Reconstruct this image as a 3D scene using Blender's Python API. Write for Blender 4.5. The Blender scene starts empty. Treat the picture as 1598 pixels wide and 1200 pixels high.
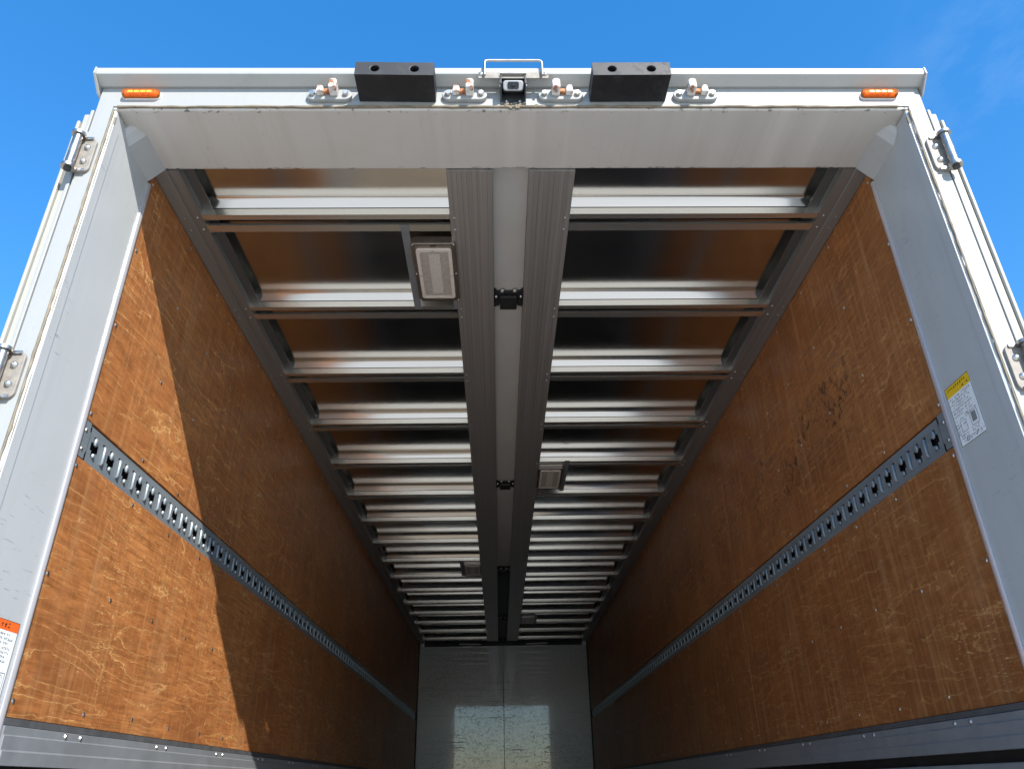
import bpy, bmesh, math, random
from mathutils import Vector, Matrix
random.seed(7)
scene = bpy.context.scene
COL = scene.collection

# ------------------------------------------------------------------ camera
TOP = 3.50                     # height of the box's inner top edge above the ground
A = 1.19                       # half width of the box inside
L = 9.56                       # inside length
FLOOR = TOP - 2.40
PITCH, YAW, ROLL = math.radians(28.0637), math.radians(1.3111), math.radians(-1.0669)
cam_d = bpy.data.cameras.new('camera'); cam = bpy.data.objects.new('camera', cam_d); COL.objects.link(cam)
cy, sy, cp, sp = math.cos(YAW), math.sin(YAW), math.cos(PITCH), math.sin(PITCH)
fv = Vector((sy*cp, cy*cp, sp)); rv = Vector((cy, -sy, 0)); uv = rv.cross(fv)
r2 = rv*math.cos(ROLL) + uv*math.sin(ROLL); u2 = r2.cross(fv)
cam.matrix_world = Matrix(((r2.x, u2.x, -fv.x, -0.0624), (r2.y, u2.y, -fv.y, -1.6188),
                           (r2.z, u2.z, -fv.z, TOP-1.8046), (0, 0, 0, 1)))
cam_d.sensor_fit = 'HORIZONTAL'; cam_d.sensor_width = 36.0; cam_d.lens = 36*1175.9/1598
cam_d.clip_start = 0.02; cam_d.clip_end = 4000
scene.camera = cam

# ------------------------------------------------------------------ sky, sun, exposure
SUN_TO = Vector((0.46, -1.0, 0.757)).normalized()      # direction towards the sun
elev = math.asin(SUN_TO.z); azim = math.atan2(SUN_TO.x, SUN_TO.y)
world = bpy.data.worlds.new('World'); scene.world = world; world.use_nodes = True
wn = world.node_tree; wn.nodes.clear()
sky = wn.nodes.new('ShaderNodeTexSky'); sky.sky_type = 'NISHITA'; sky.sun_disc = False
sky.sun_elevation = elev; sky.sun_rotation = azim
sky.air_density = 1.0; sky.dust_density = 0.1; sky.ozone_density = 3.0; sky.altitude = 50
bg = wn.nodes.new('ShaderNodeBackground'); bg.inputs['Strength'].default_value = 0.15
wo = wn.nodes.new('ShaderNodeOutputWorld')
hs = wn.nodes.new('ShaderNodeHueSaturation'); hs.inputs['Saturation'].default_value = 1.60; hs.inputs['Hue'].default_value = .506; hs.inputs['Value'].default_value = 1.50
gm = wn.nodes.new('ShaderNodeGamma'); gm.inputs['Gamma'].default_value = .7      # the phone's flattened sky
wn.links.new(sky.outputs[0], gm.inputs['Color']); wn.links.new(gm.outputs[0], hs.inputs['Color']); # one thin wisp of cirrus in the upper right
tcw = wn.nodes.new('ShaderNodeTexCoord'); mpw = wn.nodes.new('ShaderNodeMapping'); nzw = wn.nodes.new('ShaderNodeTexNoise')
mpw.inputs['Scale'].default_value = (5, 3, 9); mpw.inputs['Rotation'].default_value = (0, .5, 0)
nzw.inputs['Scale'].default_value = 2.2; nzw.inputs['Detail'].default_value = 7; nzw.inputs['Roughness'].default_value = .62
rpw = wn.nodes.new('ShaderNodeValToRGB'); rpw.color_ramp.elements[0].position = .46; rpw.color_ramp.elements[1].position = .8
dirw = (fv + r2*((1540-799)/1175.9) + u2*((600-105)/1175.9)).normalized()
dst = wn.nodes.new('ShaderNodeVectorMath'); dst.operation = 'DISTANCE'; dst.inputs[1].default_value = dirw
rpd = wn.nodes.new('ShaderNodeMapRange'); rpd.interpolation_type = 'SMOOTHSTEP'
for k_, v_ in (('From Min', .02), ('From Max', .13), ('To Min', .08), ('To Max', 0.0)): rpd.inputs[k_].default_value = v_
mlw = wn.nodes.new('ShaderNodeMath'); mlw.operation = 'MULTIPLY'
mxw = wn.nodes.new('ShaderNodeMix'); mxw.data_type = 'RGBA'; mxw.inputs[7].default_value = (4.2, 4.6, 5.0, 1)
wn.links.new(tcw.outputs['Generated'], mpw.inputs[0]); wn.links.new(mpw.outputs[0], nzw.inputs['Vector']); wn.links.new(nzw.outputs['Fac'], rpw.inputs[0])
wn.links.new(tcw.outputs['Generated'], dst.inputs[0]); wn.links.new(dst.outputs['Value'], rpd.inputs['Value'])
wn.links.new(rpw.outputs[0], mlw.inputs[0]); wn.links.new(rpd.outputs[0], mlw.inputs[1])
wn.links.new(mlw.outputs[0], mxw.inputs[0]); wn.links.new(hs.outputs[0], mxw.inputs[6]); wn.links.new(mxw.outputs[2], bg.inputs[0]); wn.links.new(bg.outputs[0], wo.inputs[0])
sun_d = bpy.data.lights.new('sun', 'SUN'); sun_d.energy = 4.1; sun_d.angle = math.radians(0.53)
sun_d.color = (1.0, 0.955, 0.88)
sun = bpy.data.objects.new('sun', sun_d); COL.objects.link(sun)
sun.rotation_euler = SUN_TO.to_track_quat('Z', 'Y').to_euler(); sun.location = SUN_TO*30
scene.view_settings.view_transform = 'Standard'; scene.view_settings.look = 'None'
scene.view_settings.exposure = 1.05; scene.view_settings.gamma = 1.0
scene.view_settings.use_curve_mapping = False
scene.render.engine = 'CYCLES'
cy_ = scene.cycles
cy_.max_bounces = 12; cy_.diffuse_bounces = 8; cy_.glossy_bounces = 6; cy_.transmission_bounces = 6
cy_.sample_clamp_indirect = 8.0
scene.render.resolution_x = 1024; scene.render.resolution_y = 768

# ------------------------------------------------------------------ mesh helpers
class MB:
    def __init__(s): s.v = []; s.f = []
    def add(s, vs, fs):
        o = len(s.v); s.v += [tuple(p) for p in vs]; s.f += [tuple(i+o for i in f) for f in fs]; return s
    def box(s, x0, x1, y0, y1, z0, z1):
        if x0 > x1: x0, x1 = x1, x0
        if y0 > y1: y0, y1 = y1, y0
        if z0 > z1: z0, z1 = z1, z0
        return s.add([(x0,y0,z0),(x1,y0,z0),(x1,y1,z0),(x0,y1,z0),(x0,y0,z1),(x1,y0,z1),(x1,y1,z1),(x0,y1,z1)],
                     [(0,3,2,1),(4,5,6,7),(0,1,5,4),(1,2,6,5),(2,3,7,6),(3,0,4,7)])
    def prism(s, pts, frame, d0, d1):
        """pts: 2-D outline; frame(u,v,d)->xyz; extruded from d0 to d1."""
        n = len(pts)
        vs = [frame(u, v, d0) for u, v in pts] + [frame(u, v, d1) for u, v in pts]
        fs = [tuple(range(n-1, -1, -1)), tuple(range(n, 2*n))]
        fs += [(i, (i+1) % n, n+(i+1) % n, n+i) for i in range(n)]
        return s.add(vs, fs)
    def tube(s, pts, r, seg=10, cap=True):
        pts = [Vector(p) for p in pts]; n = len(pts); rings = []
        up = None
        for i, p in enumerate(pts):
            t = (pts[min(i+1, n-1)] - pts[max(i-1, 0)]).normalized()
            if up is None:
                up = Vector((0, 0, 1)) if abs(t.z) < .9 else Vector((0, 1, 0))
            a = t.cross(up).normalized(); b = a.cross(t).normalized(); up = b
            rr = r[i] if isinstance(r, (list, tuple)) else r
            rings.append([p + (a*math.cos(2*math.pi*k/seg) + b*math.sin(2*math.pi*k/seg))*rr for k in range(seg)])
        vs = [q for ring in rings for q in ring]; fs = []
        for i in range(n-1):
            for k in range(seg):
                fs.append((i*seg+k, i*seg+(k+1) % seg, (i+1)*seg+(k+1) % seg, (i+1)*seg+k))
        if cap: fs += [tuple(range(seg-1, -1, -1)), tuple(range((n-1)*seg, n*seg))]
        return s.add(vs, fs)
    def dome(s, c, ax, r, h, seg=8, rings=2):
        """low screw head: centre c, axis ax, radius r, height h."""
        c = Vector(c); ax = Vector(ax).normalized()
        a = ax.orthogonal().normalized(); b = ax.cross(a)
        vs = []; fs = []
        for j in range(rings):
            th = (math.pi/2)*j/rings
            for k in range(seg):
                ph = 2*math.pi*k/seg
                vs.append(c + (a*math.cos(ph)+b*math.sin(ph))*r*math.cos(th) + ax*h*math.sin(th))
        vs.append(c + ax*h)
        for j in range(rings-1):
            for k in range(seg): fs.append((j*seg+k, j*seg+(k+1) % seg, (j+1)*seg+(k+1) % seg, (j+1)*seg+k))
        for k in range(seg): fs.append(((rings-1)*seg+k, (rings-1)*seg+(k+1) % seg, rings*seg))
        return s.add(vs, fs)
    def mesh(s, name, mat, smooth=False):
        m = bpy.data.meshes.new(name); m.from_pydata(s.v, [], s.f); m.validate()
        bm = bmesh.new(); bm.from_mesh(m); bmesh.ops.recalc_face_normals(bm, faces=bm.faces[:]); bm.to_mesh(m); bm.free()
        if mat: m.materials.append(mat)
        if smooth:
            m.shade_smooth() if hasattr(m, 'shade_smooth') else None
            try: m.set_sharp_from_angle(angle=math.radians(40))
            except Exception: pass
        m.update(); return m
    def build(s, name, mat, parent=None, smooth=False, bevel=0, seg=2, loc=None):
        o = bpy.data.objects.new(name, s.mesh(name, mat, smooth)); COL.objects.link(o)
        if parent: o.parent = parent
        if loc: o.location = loc
        if bevel:
            b = o.modifiers.new('bevel', 'BEVEL'); b.width = bevel; b.segments = seg; b.limit_method = 'ANGLE'
            b.angle_limit = math.radians(35)
        return o
def tag(o, label=None, cat=None, group=None, kind=None):
    for k, v in (('label', label), ('category', cat), ('group', group), ('kind', kind)):
        if v: o[k] = v
    return o
def empty(name, loc=(0, 0, 0), parent=None):
    o = bpy.data.objects.new(name, None); COL.objects.link(o); o.location = loc; o.empty_display_size = .1
    if parent: o.parent = parent
    return o
def copy_tree(o, parent, loc=None, mirror=False):
    c = o.copy(); COL.objects.link(c); c.parent = parent
    if loc is not None: c.location = loc
    if mirror: c.scale = (-c.scale.x, c.scale.y, c.scale.z)
    for ch in [k for k in bpy.data.objects if k.parent == o]:
        copy_tree(ch, c)
    return c
def rrect(w, h, r, n=5):
    """rounded rectangle outline centred on 0."""
    pts = []
    for cx, cz, a0 in ((w/2-r, h/2-r, 0), (-w/2+r, h/2-r, 90), (-w/2+r, -h/2+r, 180), (w/2-r, -h/2+r, 270)):
        for k in range(n+1):
            a = math.radians(a0+90*k/n); pts.append((cx+r*math.cos(a), cz+r*math.sin(a)))
    return pts

# ------------------------------------------------------------------ materials
class NT:
    def __init__(s, name):
        s.m = bpy.data.materials.new(name); s.m.use_nodes = True; s.t = s.m.node_tree
        s.b = s.t.nodes['Principled BSDF']
    def n(s, typ, **kw):
        nd = s.t.nodes.new(typ)
        for k, v in kw.items(): setattr(nd, k, v)
        return nd
    def l(s, a, b): s.t.links.new(a, b)
    def coord(s, scale=(1, 1, 1), loc=(0, 0, 0), rot=(0, 0, 0), kind='Object'):
        t = s.n('ShaderNodeTexCoord'); m = s.n('ShaderNodeMapping')
        m.inputs['Scale'].default_value = scale; m.inputs['Location'].default_value = loc; m.inputs['Rotation'].default_value = rot
        s.l(t.outputs[kind], m.inputs[0]); return m.outputs[0]
    def noise(s, vec, scale=5, detail=4, rough=.55, dist=0):
        t = s.n('ShaderNodeTexNoise'); t.inputs['Scale'].default_value = scale; t.inputs['Detail'].default_value = detail
        t.inputs['Roughness'].default_value = rough; t.inputs['Distortion'].default_value = dist
        s.l(vec, t.inputs['Vector']); return t.outputs['Fac']
    def ramp(s, fac, stops, interp='LINEAR'):
        r = s.n('ShaderNodeValToRGB'); r.color_ramp.interpolation = interp; e = r.color_ramp.elements
        while len(e) < len(stops): e.new(.5)
        for k, (p, c) in enumerate(stops):
            e[k].position = p; e[k].color = (c, c, c, 1) if not isinstance(c, tuple) else (*c, 1)
        s.l(fac, r.inputs[0]); return r.outputs[0]
    def math(s, op, a, b=None, c=None):
        m = s.n('ShaderNodeMath', operation=op)
        for i, x in enumerate((a, b, c)):
            if x is None: continue
            if isinstance(x, (int, float)): m.inputs[i].default_value = x
            else: s.l(x, m.inputs[i])
        return m.outputs[0]
    def mix(s, fac, a, b, mode='MIX'):
        m = s.n('ShaderNodeMix', data_type='RGBA', blend_type=mode)
        for i, x in ((0, fac), (6, a), (7, b)):
            if isinstance(x, (int, float)): m.inputs[i].default_value = x
            elif isinstance(x, tuple): m.inputs[i].default_value = (*x, 1)
            else: s.l(x, m.inputs[i])
        return m.outputs[2]
    def bump(s, h, strength=.2, dist=.002):
        b = s.n('ShaderNodeBump'); b.inputs['Strength'].default_value = strength; b.inputs['Distance'].default_value = dist
        s.l(h, b.inputs['Height']); s.l(b.outputs[0], s.b.inputs['Normal'])
    def set(s, **kw):
        for k, v in kw.items():
            k = {'color': 'Base Color', 'rough': 'Roughness', 'metal': 'Metallic', 'spec': 'Specular IOR Level',
                 'coat': 'Coat Weight', 'coatr': 'Coat Roughness', 'trans': 'Transmission Weight', 'ior': 'IOR', 'alpha': 'Alpha'}[k]
            if isinstance(v, tuple): s.b.inputs[k].default_value = (*v, 1)
            elif isinstance(v, (int, float)): s.b.inputs[k].default_value = v
            else: s.l(v, s.b.inputs[k])
        return s.m

def plain(name, color, rough=.5, metal=0.0, var=.12, scale=30, **kw):
    t = NT(name); n = t.noise(t.coord(), scale, 5)
    d = tuple(c*(1-var) for c in color); li = tuple(min(1, c*(1+var)) for c in color)
    c = t.ramp(n, [(.3, d), (.7, li)]); r = t.ramp(n, [(.3, max(0, rough-.06)), (.7, min(1, rough+.06))])
    return t.set(color=c, rough=r, metal=metal, **kw)

def paint(name, base, scratches=.5, dirt=.35, streak_axis='z', rough=.38, header=False):
    """worn enamel: faint grime clouds, run marks and thin dark scuffs."""
    t = NT(name)
    cl = t.ramp(t.noise(t.coord(), 2.2, 6, .65), [(.42, 0.0), (.75, 1.0)])
    runs = t.ramp(t.noise(t.coord((22, 22, 1.2) if streak_axis == 'z' else (16, 1.0, 16)), 1.0, 4, .6), [(.5, 0.0), (.78, 1.0)])
    col = t.mix(t.math('MULTIPLY', cl, dirt*.5), base, tuple(c*.72 for c in (base[0], base[1]*.985, base[2]*.93)))
    col = t.mix(t.math('MULTIPLY', runs, dirt*.45), col, tuple(c*.66 for c in (base[0], base[1]*.97, base[2]*.9)))
    sc = t.noise(t.coord((170, 20, 170), rot=(math.radians(28), 0, 0)), 1.0, 3, .5)
    scm = t.ramp(sc, [(.655, 0.0), (.69, 1.0)])
    gate = t.ramp(t.noise(t.coord(), 3.1, 2), [(.5, 0.0), (.62, 1.0)])
    col = t.mix(t.math('MULTIPLY', t.math('MULTIPLY', scm, gate), scratches), col, (.12, .12, .115))
    sp = t.ramp(t.noise(t.coord(), 140, 2, .5), [(.70, 0.0), (.74, 1.0)])
    col = t.mix(t.math('MULTIPLY', sp, .25*dirt), col, (.16, .13, .1))
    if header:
        bounce_stk = t.ramp(t.noise(t.coord((7, .25, 1)), 1.0, 3, .55), [(.56, 0.0), (.70, .5)])  # pale streaks of bounced light, painted into the header colour
        col = t.mix(bounce_stk, col, tuple(min(1, c*1.22) for c in base))
        sep = t.n('ShaderNodeSeparateXYZ'); tc = t.n('ShaderNodeTexCoord'); t.l(tc.outputs['Object'], sep.inputs[0])
        edge = t.ramp(t.math('MULTIPLY', sep.outputs[1], 4.0), [(.945, 0.0), (.985, 1.0)])
        edge0 = t.ramp(t.math('MULTIPLY', sep.outputs[1], 4.0), [(.03, 1.0), (.09, 0.0)])
        chip = t.ramp(t.noise(t.coord((26, 60, 60)), 1.0, 5, .7), [(.56, 0.0), (.60, 1.0)])
        chip0 = t.ramp(t.noise(t.coord((40, 60, 60), (5, 0, 0)), 1.0, 5, .7), [(.58, 0.0), (.62, .8)])
        col = t.mix(t.math('MAXIMUM', t.math('MULTIPLY', edge, chip), t.math('MULTIPLY', edge0, chip0)), col, (.05, .045, .04))
    t.bump(t.noise(t.coord(), 9, 2), .06, .004)
    return t.set(color=col, rough=t.ramp(cl, [(0, rough-.05), (1, rough+.12)]))

def plywood(name, seed, marks, lines, tone=1.0):
    """varnished rotary-cut panel: amber brown, pale wandering contour lines, fibre, stains and scuffs."""
    t = NT(name); off = (0, seed*13.7, seed*5.1)
    jag = t.noise(t.coord((1, 7, 16), off), 1.0, 5, .6)
    fig = t.math('ADD', t.noise(t.coord((1, .42, 2.6), off), 1.3, 2.5, .5, .1), t.math('MULTIPLY', jag, .085))   # growth-ring figure
    ring = t.math('FRACT', t.math('MULTIPLY', fig, 21.0))
    line = t.ramp(ring, [(.0, 0.0), (.465, 0.0), (.5, 1.0), (.535, 0.0)])
    halo = t.ramp(ring, [(.0, 0.0), (.25, 0.0), (.5, 1.0), (.52, 0.0)])
    fig2 = t.math('ADD', t.noise(t.coord((1, .5, 4.2), (0, seed*7.7, 2.0)), 1.2, 2, .5), t.math('MULTIPLY', jag, .11))
    ring2 = t.math('FRACT', t.math('MULTIPLY', fig2, 15.0))
    line2 = t.ramp(ring2, [(.0, 0.0), (.46, 0.0), (.5, 1.0), (.54, 0.0)])
    brk = t.ramp(t.noise(t.coord((1, 1.8, 5), off), 1.5, 5, .65), [(.43, 0.0), (.57, 1.0)])
    brk2 = t.ramp(t.noise(t.coord((1, 2.2, 4), (0, seed*3.1, 4.4)), 1.7, 5, .65), [(.47, 0.0), (.60, 1.0)])
    fibre = t.noise(t.coord((1, 5, 150), off), 1.0, 5, .65)
    fibre2 = t.noise(t.coord((1, 16, 60), off), 1.0, 6, .7)
    cross = t.noise(t.coord((1, 55, 2.4), off), 1.0, 4, .6)
    cloud = t.noise(t.coord((1, 1.2, 2.0), off), 1.6, 7, .66)
    mott = t.noise(t.coord((1, 7, 18), off), 2.2, 7, .74)
    col = t.ramp(cloud, [(.26, tuple(c*tone for c in (.235, .082, .026))), (.50, tuple(c*tone for c in (.385, .142, .042))), (.76, tuple(c*tone for c in (.52, .212, .066)))])
    col = t.mix(t.ramp(mott, [(.34, .55), (.56, 0.0)]), col, (.20, .066, .02))
    col = t.mix(t.ramp(fibre, [(.36, .7), (.54, 0.0)]), col, (.22, .078, .022))
    col = t.mix(t.ramp(fibre2, [(.38, .38), (.52, 0.0)]), col, (.20, .07, .02))
    col = t.mix(t.ramp(cross, [(.50, 0.0), (.74, .42)]), col, (.56, .29, .11))
    col = t.mix(t.math('MULTIPLY', t.math('MULTIPLY', halo, brk), .22*lines), col, (.66, .36, .12))
    col = t.mix(t.math('MULTIPLY', t.math('MULTIPLY', line, brk), .72*lines), col, (.78, .46, .18))
    col = t.mix(t.math('MULTIPLY', t.math('MULTIPLY', line2, brk2), .62*lines), col, (.78, .46, .18))
    haze = t.ramp(t.noise(t.coord((1, 7, 1.1), off), 1.2, 5, .7), [(.52, 0.0), (.8, .34)])
    col = t.mix(haze, col, (.50, .30, .15))                                     # rubbed, dusty varnish
    fine = t.noise(t.coord((1, 40, 240), off, (math.radians(24), 0, 0)), 1.0, 3, .5)
    fg = t.ramp(t.noise(t.coord((1, 2, 2), off), 2.0, 3), [(.48, 0.0), (.62, 1.0)])
    col = t.mix(t.math('MULTIPLY', t.ramp(fine, [(.64, 0.0), (.69, .7)]), fg), col, (.70, .46, .22))
    dark = t.ramp(t.noise(t.coord((1, 4.5, 7), off), 1.7, 8, .78), [(.56, 0.0), (.74, .72)])
    col = t.mix(dark, col, (.12, .045, .016))
    if marks:                                                                    # scuffed band left by loads
        sep = t.n('ShaderNodeSeparateXYZ'); tc = t.n('ShaderNodeTexCoord'); t.l(tc.outputs['Object'], sep.inputs[0])
        zc = t.math('ADD', sep.outputs[2], -(TOP-.58))
        band = t.ramp(t.math('ABSOLUTE', zc), [(.0, 1.0), (.10, .8), (.20, 0.0)])
        yb = t.ramp(t.math('MULTIPLY', sep.outputs[1], .1), [(.055, 0.0), (.08, 1.0), (.40, .8), (.55, 0.0)])
        sc = t.ramp(t.noise(t.coord((1, 34, 24), off, (math.radians(-35), 0, 0)), 1.0, 7, .8, .6), [(.53, 0.0), (.575, 1.0)])
        gg = t.ramp(t.noise(t.coord((1, 3.6, 5), off), 1.0, 4), [(.42, 0.0), (.54, 1.0)])
        col = t.mix(t.math('MULTIPLY', t.math('MULTIPLY', t.math('MULTIPLY', sc, band), yb), gg), col, (.045, .022, .012))
    t.bump(t.math('ADD', t.math('MULTIPLY', fibre, .5), t.math('MULTIPLY', line, -.3)), .22, .0015)
    return t.set(color=col, rough=t.ramp(mott, [(.3, .42), (.7, .6)]), spec=.4)

def metal(name, color, rough, streak=(1, 1, 1), amp=.10, bump=0.0, bscale=1.0, var=.1, m=1.0):
    t = NT(name); n = t.noise(t.coord(streak), 1.0, 5, .6)
    c = t.ramp(n, [(.3, tuple(x*(1-var) for x in color)), (.7, tuple(min(1, x*(1+var)) for x in color))])
    if bump: t.bump(t.noise(t.coord(), bscale, 2), bump, .01)
    return t.set(color=c, rough=t.ramp(n, [(.3, max(.03, rough-amp)), (.7, rough+amp)]), metal=m)

M = {}
M['paint_front'] = paint('white_enamel', (.32, .327, .32), .3, .4, rough=.5)
M['paint_post'] = paint('grey_white_enamel', (.46, .475, .48), .45, .5)
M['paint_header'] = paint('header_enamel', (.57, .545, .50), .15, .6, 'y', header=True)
M['gutter'] = paint('gutter_enamel', (.39, .395, .38), .2, .45)
M['door'] = paint('door_enamel', (.37, .36, .32), .25, .55)
M['seal'] = plain('dirty_sealant', (.20, .165, .115), .8, var=.35, scale=26)
t = NT('black_rubber')
rs = t.ramp(t.noise(t.coord((1, 1, 1)), 22, 6, .75), [(.50, 0.0), (.72, 1.0)])
M['rubber'] = t.set(color=t.mix(t.math('MULTIPLY', rs, .55), (.012, .0125, .014), (.05, .051, .052)), rough=t.ramp(rs, [(0, .55), (1, .8)]))
M['dark'] = plain('dark_steel', (.03, .031, .033), .55, var=.2)
M['rail'] = metal('aluminium_side_rail', (.31, .312, .30), .45, (40, .6, 40), .05, m=.6)
M['ledge'] = metal('dull_ledge', (.15, .16, .16), .4, (40, .6, 40), .05, m=.6)
M['beam'] = metal('extruded_aluminium', (.44, .415, .39), .42, (70, .35, 20), .05, var=.12, m=.65)
M['member'] = metal('galvanised_member', (.88, .845, .76), .24, (.6, 3, 3), .01, var=.02, m=.9)
M['sheet'] = metal('aluminium_roof_sheet', (.72, .70, .66), .15, (2, 8, 2), .02, bump=.07, bscale=2.6, var=.04)
M['galv'] = metal('grey_coated_rail', (.21, .24, .262), .40, (30, 3, 30), .06, var=.12, m=.25)
M['stainless'] = metal('stainless_steel', (.42, .40, .37), .40, (30, 30, 30), .08)
M['hinge'] = plain('worn_hinge_plate', (.24, .215, .185), .55, var=.2, scale=50)
M['trim'] = metal('bright_trim', (.62, .61, .64), .30, (1, 1, 2), .02, m=.55)
M['lower'] = plain('grey_side_rail', (.19, .20, .21), .40, var=.10, scale=14)
M['seal_grey'] = plain('weathered_seal', (.075, .077, .08), .6, var=.2, scale=20)
M['raw_wood'] = plain('raw_ply_edge', (.66, .46, .24), .7, var=.2, scale=9)
M['screw'] = metal('screw_head', (.58, .565, .53), .36, (50, 50, 50), .06)
M['channel'] = plain('pale_channel_cover', (.46, .45, .42), .5, var=.06, scale=4)
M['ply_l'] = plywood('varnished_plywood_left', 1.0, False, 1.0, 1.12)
M['ply_r2'] = plywood('darker_plywood_right', 3.7, False, .5, .76)  # darker overall tone for the lower right panels
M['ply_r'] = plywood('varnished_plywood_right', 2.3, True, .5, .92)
M['lamp_body'] = metal('lamp_housing', (.36, .32, .29), .4, (20, 20, 20), .06)
M['lamp_frame'] = plain('lamp_bezel', (.72, .66, .58), .4, var=.06)
M['lamp_lens'] = plain('lamp_diffuser', (.44, .40, .35), .32, var=.14, scale=70)
M['lamp_led'] = plain('led_strip', (.60, .57, .50), .45, var=.3, scale=420)
M['white'] = plain('label_white', (.80, .82, .83), .45, var=.05)
M['yellow'] = plain('label_yellow', (.80, .50, .015), .45, var=.05)
M['orange'] = plain('label_orange', (.85, .14, .02), .45, var=.05)
M['ink'] = plain('label_ink', (.03, .03, .03), .6, var=.1)
M['inkgrey'] = plain('label_grey_ink', (.22, .22, .22), .6, var=.1)
M['glass_dark'] = plain('camera_glass', (.02, .022, .026), .08, var=.05)
M['camera_grey'] = plain('camera_face', (.40, .41, .42), .42, var=.08)
# rust over worn white paint on the keepers
t = NT('rusty_enamel')
rm = t.ramp(t.noise(t.coord(), 55, 5, .7), [(.46, 0.0), (.60, 1.0)])
rc = t.ramp(t.noise(t.coord(), 120, 4), [(.35, (.17, .055, .022)), (.65, (.42, .17, .07))])
M['rusty'] = t.set(color=t.mix(rm, (.72, .72, .69), rc), rough=t.ramp(rm, [(0, .4), (1, .85)]))
t = NT('rust')
M['rust'] = t.set(color=t.ramp(t.noise(t.coord(), 110, 4), [(.3, (.20, .065, .025)), (.7, (.52, .24, .11))]), rough=.85)
# amber lens
t = NT('amber_lens')
M['amber'] = t.set(color=(1.0, .30, .03), rough=.06, trans=.75, ior=1.40)
M['amber_in'] = plain('amber_reflector', (1.0, .40, .045), .3, var=.12, scale=60)
# far bulkhead: glossy grey paint, pitted by loads
t = NT('bulkhead_enamel')
sp1 = t.ramp(t.noise(t.coord((1, 1, 2.0)), 46, 4, .7), [(.54, 0.0), (.60, 1.0)])
sl = t.ramp(t.noise(t.coord((1.2, 1, 46)), 1.0, 4, .65), [(.60, 0.0), (.66, 1.0)])
gate = t.ramp(t.noise(t.coord((1, 1, 1)), 1.3, 2), [(.35, .3), (.6, 1.0)])
pit = t.math('MULTIPLY', t.math('MAXIMUM', sp1, sl), gate)
cc = t.mix(t.math('MULTIPLY', pit, .85), (.60, .615, .62), (.20, .205, .205))
t.bump(t.noise(t.coord(), 2.0, 2), .012, .01)
M['bulkhead'] = t.set(color=cc, rough=t.math('ADD', t.math('MULTIPLY', pit, .6), .035), spec=.95)
# floor boards and ground
t = NT('worn_floor_boards')
g = t.noise(t.coord((30, 1.2, 1)), 1.0, 5, .6); st = t.noise(t.coord(), 2.0, 5, .6)
cc = t.mix(t.ramp(st, [(.4, .6), (.65, 0.0)]), t.ramp(g, [(.3, (.16, .138, .113)), (.7, (.27, .235, .195))]), (.11, .096, .081))
M['floor'] = t.set(color=cc, rough=.72)
t = NT('concrete_yard')
c1 = t.noise(t.coord(), .6, 6, .6); c2 = t.noise(t.coord(), 60, 5, .7)
cc = t.mix(.45, t.ramp(c1, [(.3, (.44, .405, .345)), (.7, (.55, .515, .45))]), t.ramp(c2, [(.3, (.41, .38, .325)), (.7, (.58, .545, .48))]))
t.bump(c2, .3, .003)
M['ground'] = t.set(color=cc, rough=.85)

# ------------------------------------------------------------------ the ground
g = MB(); g.add([(-1500, -1500, 0), (1500, -1500, 0), (1500, 1500, 0), (-1500, 1500, 0)], [(0, 1, 2, 3)])
tag(g.build('ground', M['ground']), kind='structure')

# ------------------------------------------------------------------ the truck
truck = empty('box_truck', (0, 0, 0))
tag(truck, 'white box truck seen from behind with its rear doors open and empty plywood-lined cargo box', 'truck')
T = TOP
OUT = 1.25                      # outer half width of the rear frame
YD = .25                        # depth of the rear frame

# chassis, axles and wheels under the box
for s in (-1, 1):
    MB().box(s*.38-.04, s*.38+.04, .3, 12.6, .62, .88).build('chassis_rail', M['dark'], truck)
def wheel(x, y):
    w = empty('wheel', (x, y, .5), truck)
    b = MB(); seg = 32; prof = [(.28, -.13), (.40, -.14), (.48, -.12), (.5, -.07), (.5, .07), (.48, .12), (.40, .14), (.28, .13)]
    vs = []; fs = []; n = len(prof)
    for k in range(seg):
        a = 2*math.pi*k/seg
        for r, d in prof: vs.append((d, r*math.cos(a), r*math.sin(a)))
    for k in range(seg):
        for j in range(n): fs.append((k*n+j, k*n+(j+1) % n, ((k+1) % seg)*n+(j+1) % n, ((k+1) % seg)*n+j))
    b.add(vs, fs).build('tyre', M['rubber'], w, True)
    MB().tube([(-.09, 0, 0), (.09, 0, 0)], .285, 28).build('rim', M['galv'], w)
for y in (2.2, 3.5, 11.6):
    for s in (-1, 1): wheel(s*1.0, y)
    MB().tube([(-1.0, y, .5), (1.0, y, .5)], .07, 12).build('axle', M['dark'], truck)
MB().box(-1.2, 1.2, 10.4, 12.4, .7, 3.1).build('cab', M['paint_front'], truck, bevel=.12, seg=4)

# outer skin
MB().box(-OUT, OUT, .30, L+.10, T+.085, T+.125).build('roof_skin', M['paint_front'], truck)
for s in (-1, 1):
    MB().box(s*1.232, s*1.25, YD+.002, L+.098, FLOOR-.08, T+.083).build('side_skin', M['paint_front'], truck)
MB().box(-1.23, 1.23, L+.05, L+.095, FLOOR-.05, T+.083).build('front_skin', M['paint_front'], truck)
fl = MB().box(-1.23, 1.23, .002, L+.045, FLOOR-.08, FLOOR).build('cargo_floor', M['floor'], truck)
MB().box(-OUT, OUT, -.06, -.002, FLOOR-.20, FLOOR-.002).build('rear_sill', M['paint_post'], truck, bevel=.006)

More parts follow.
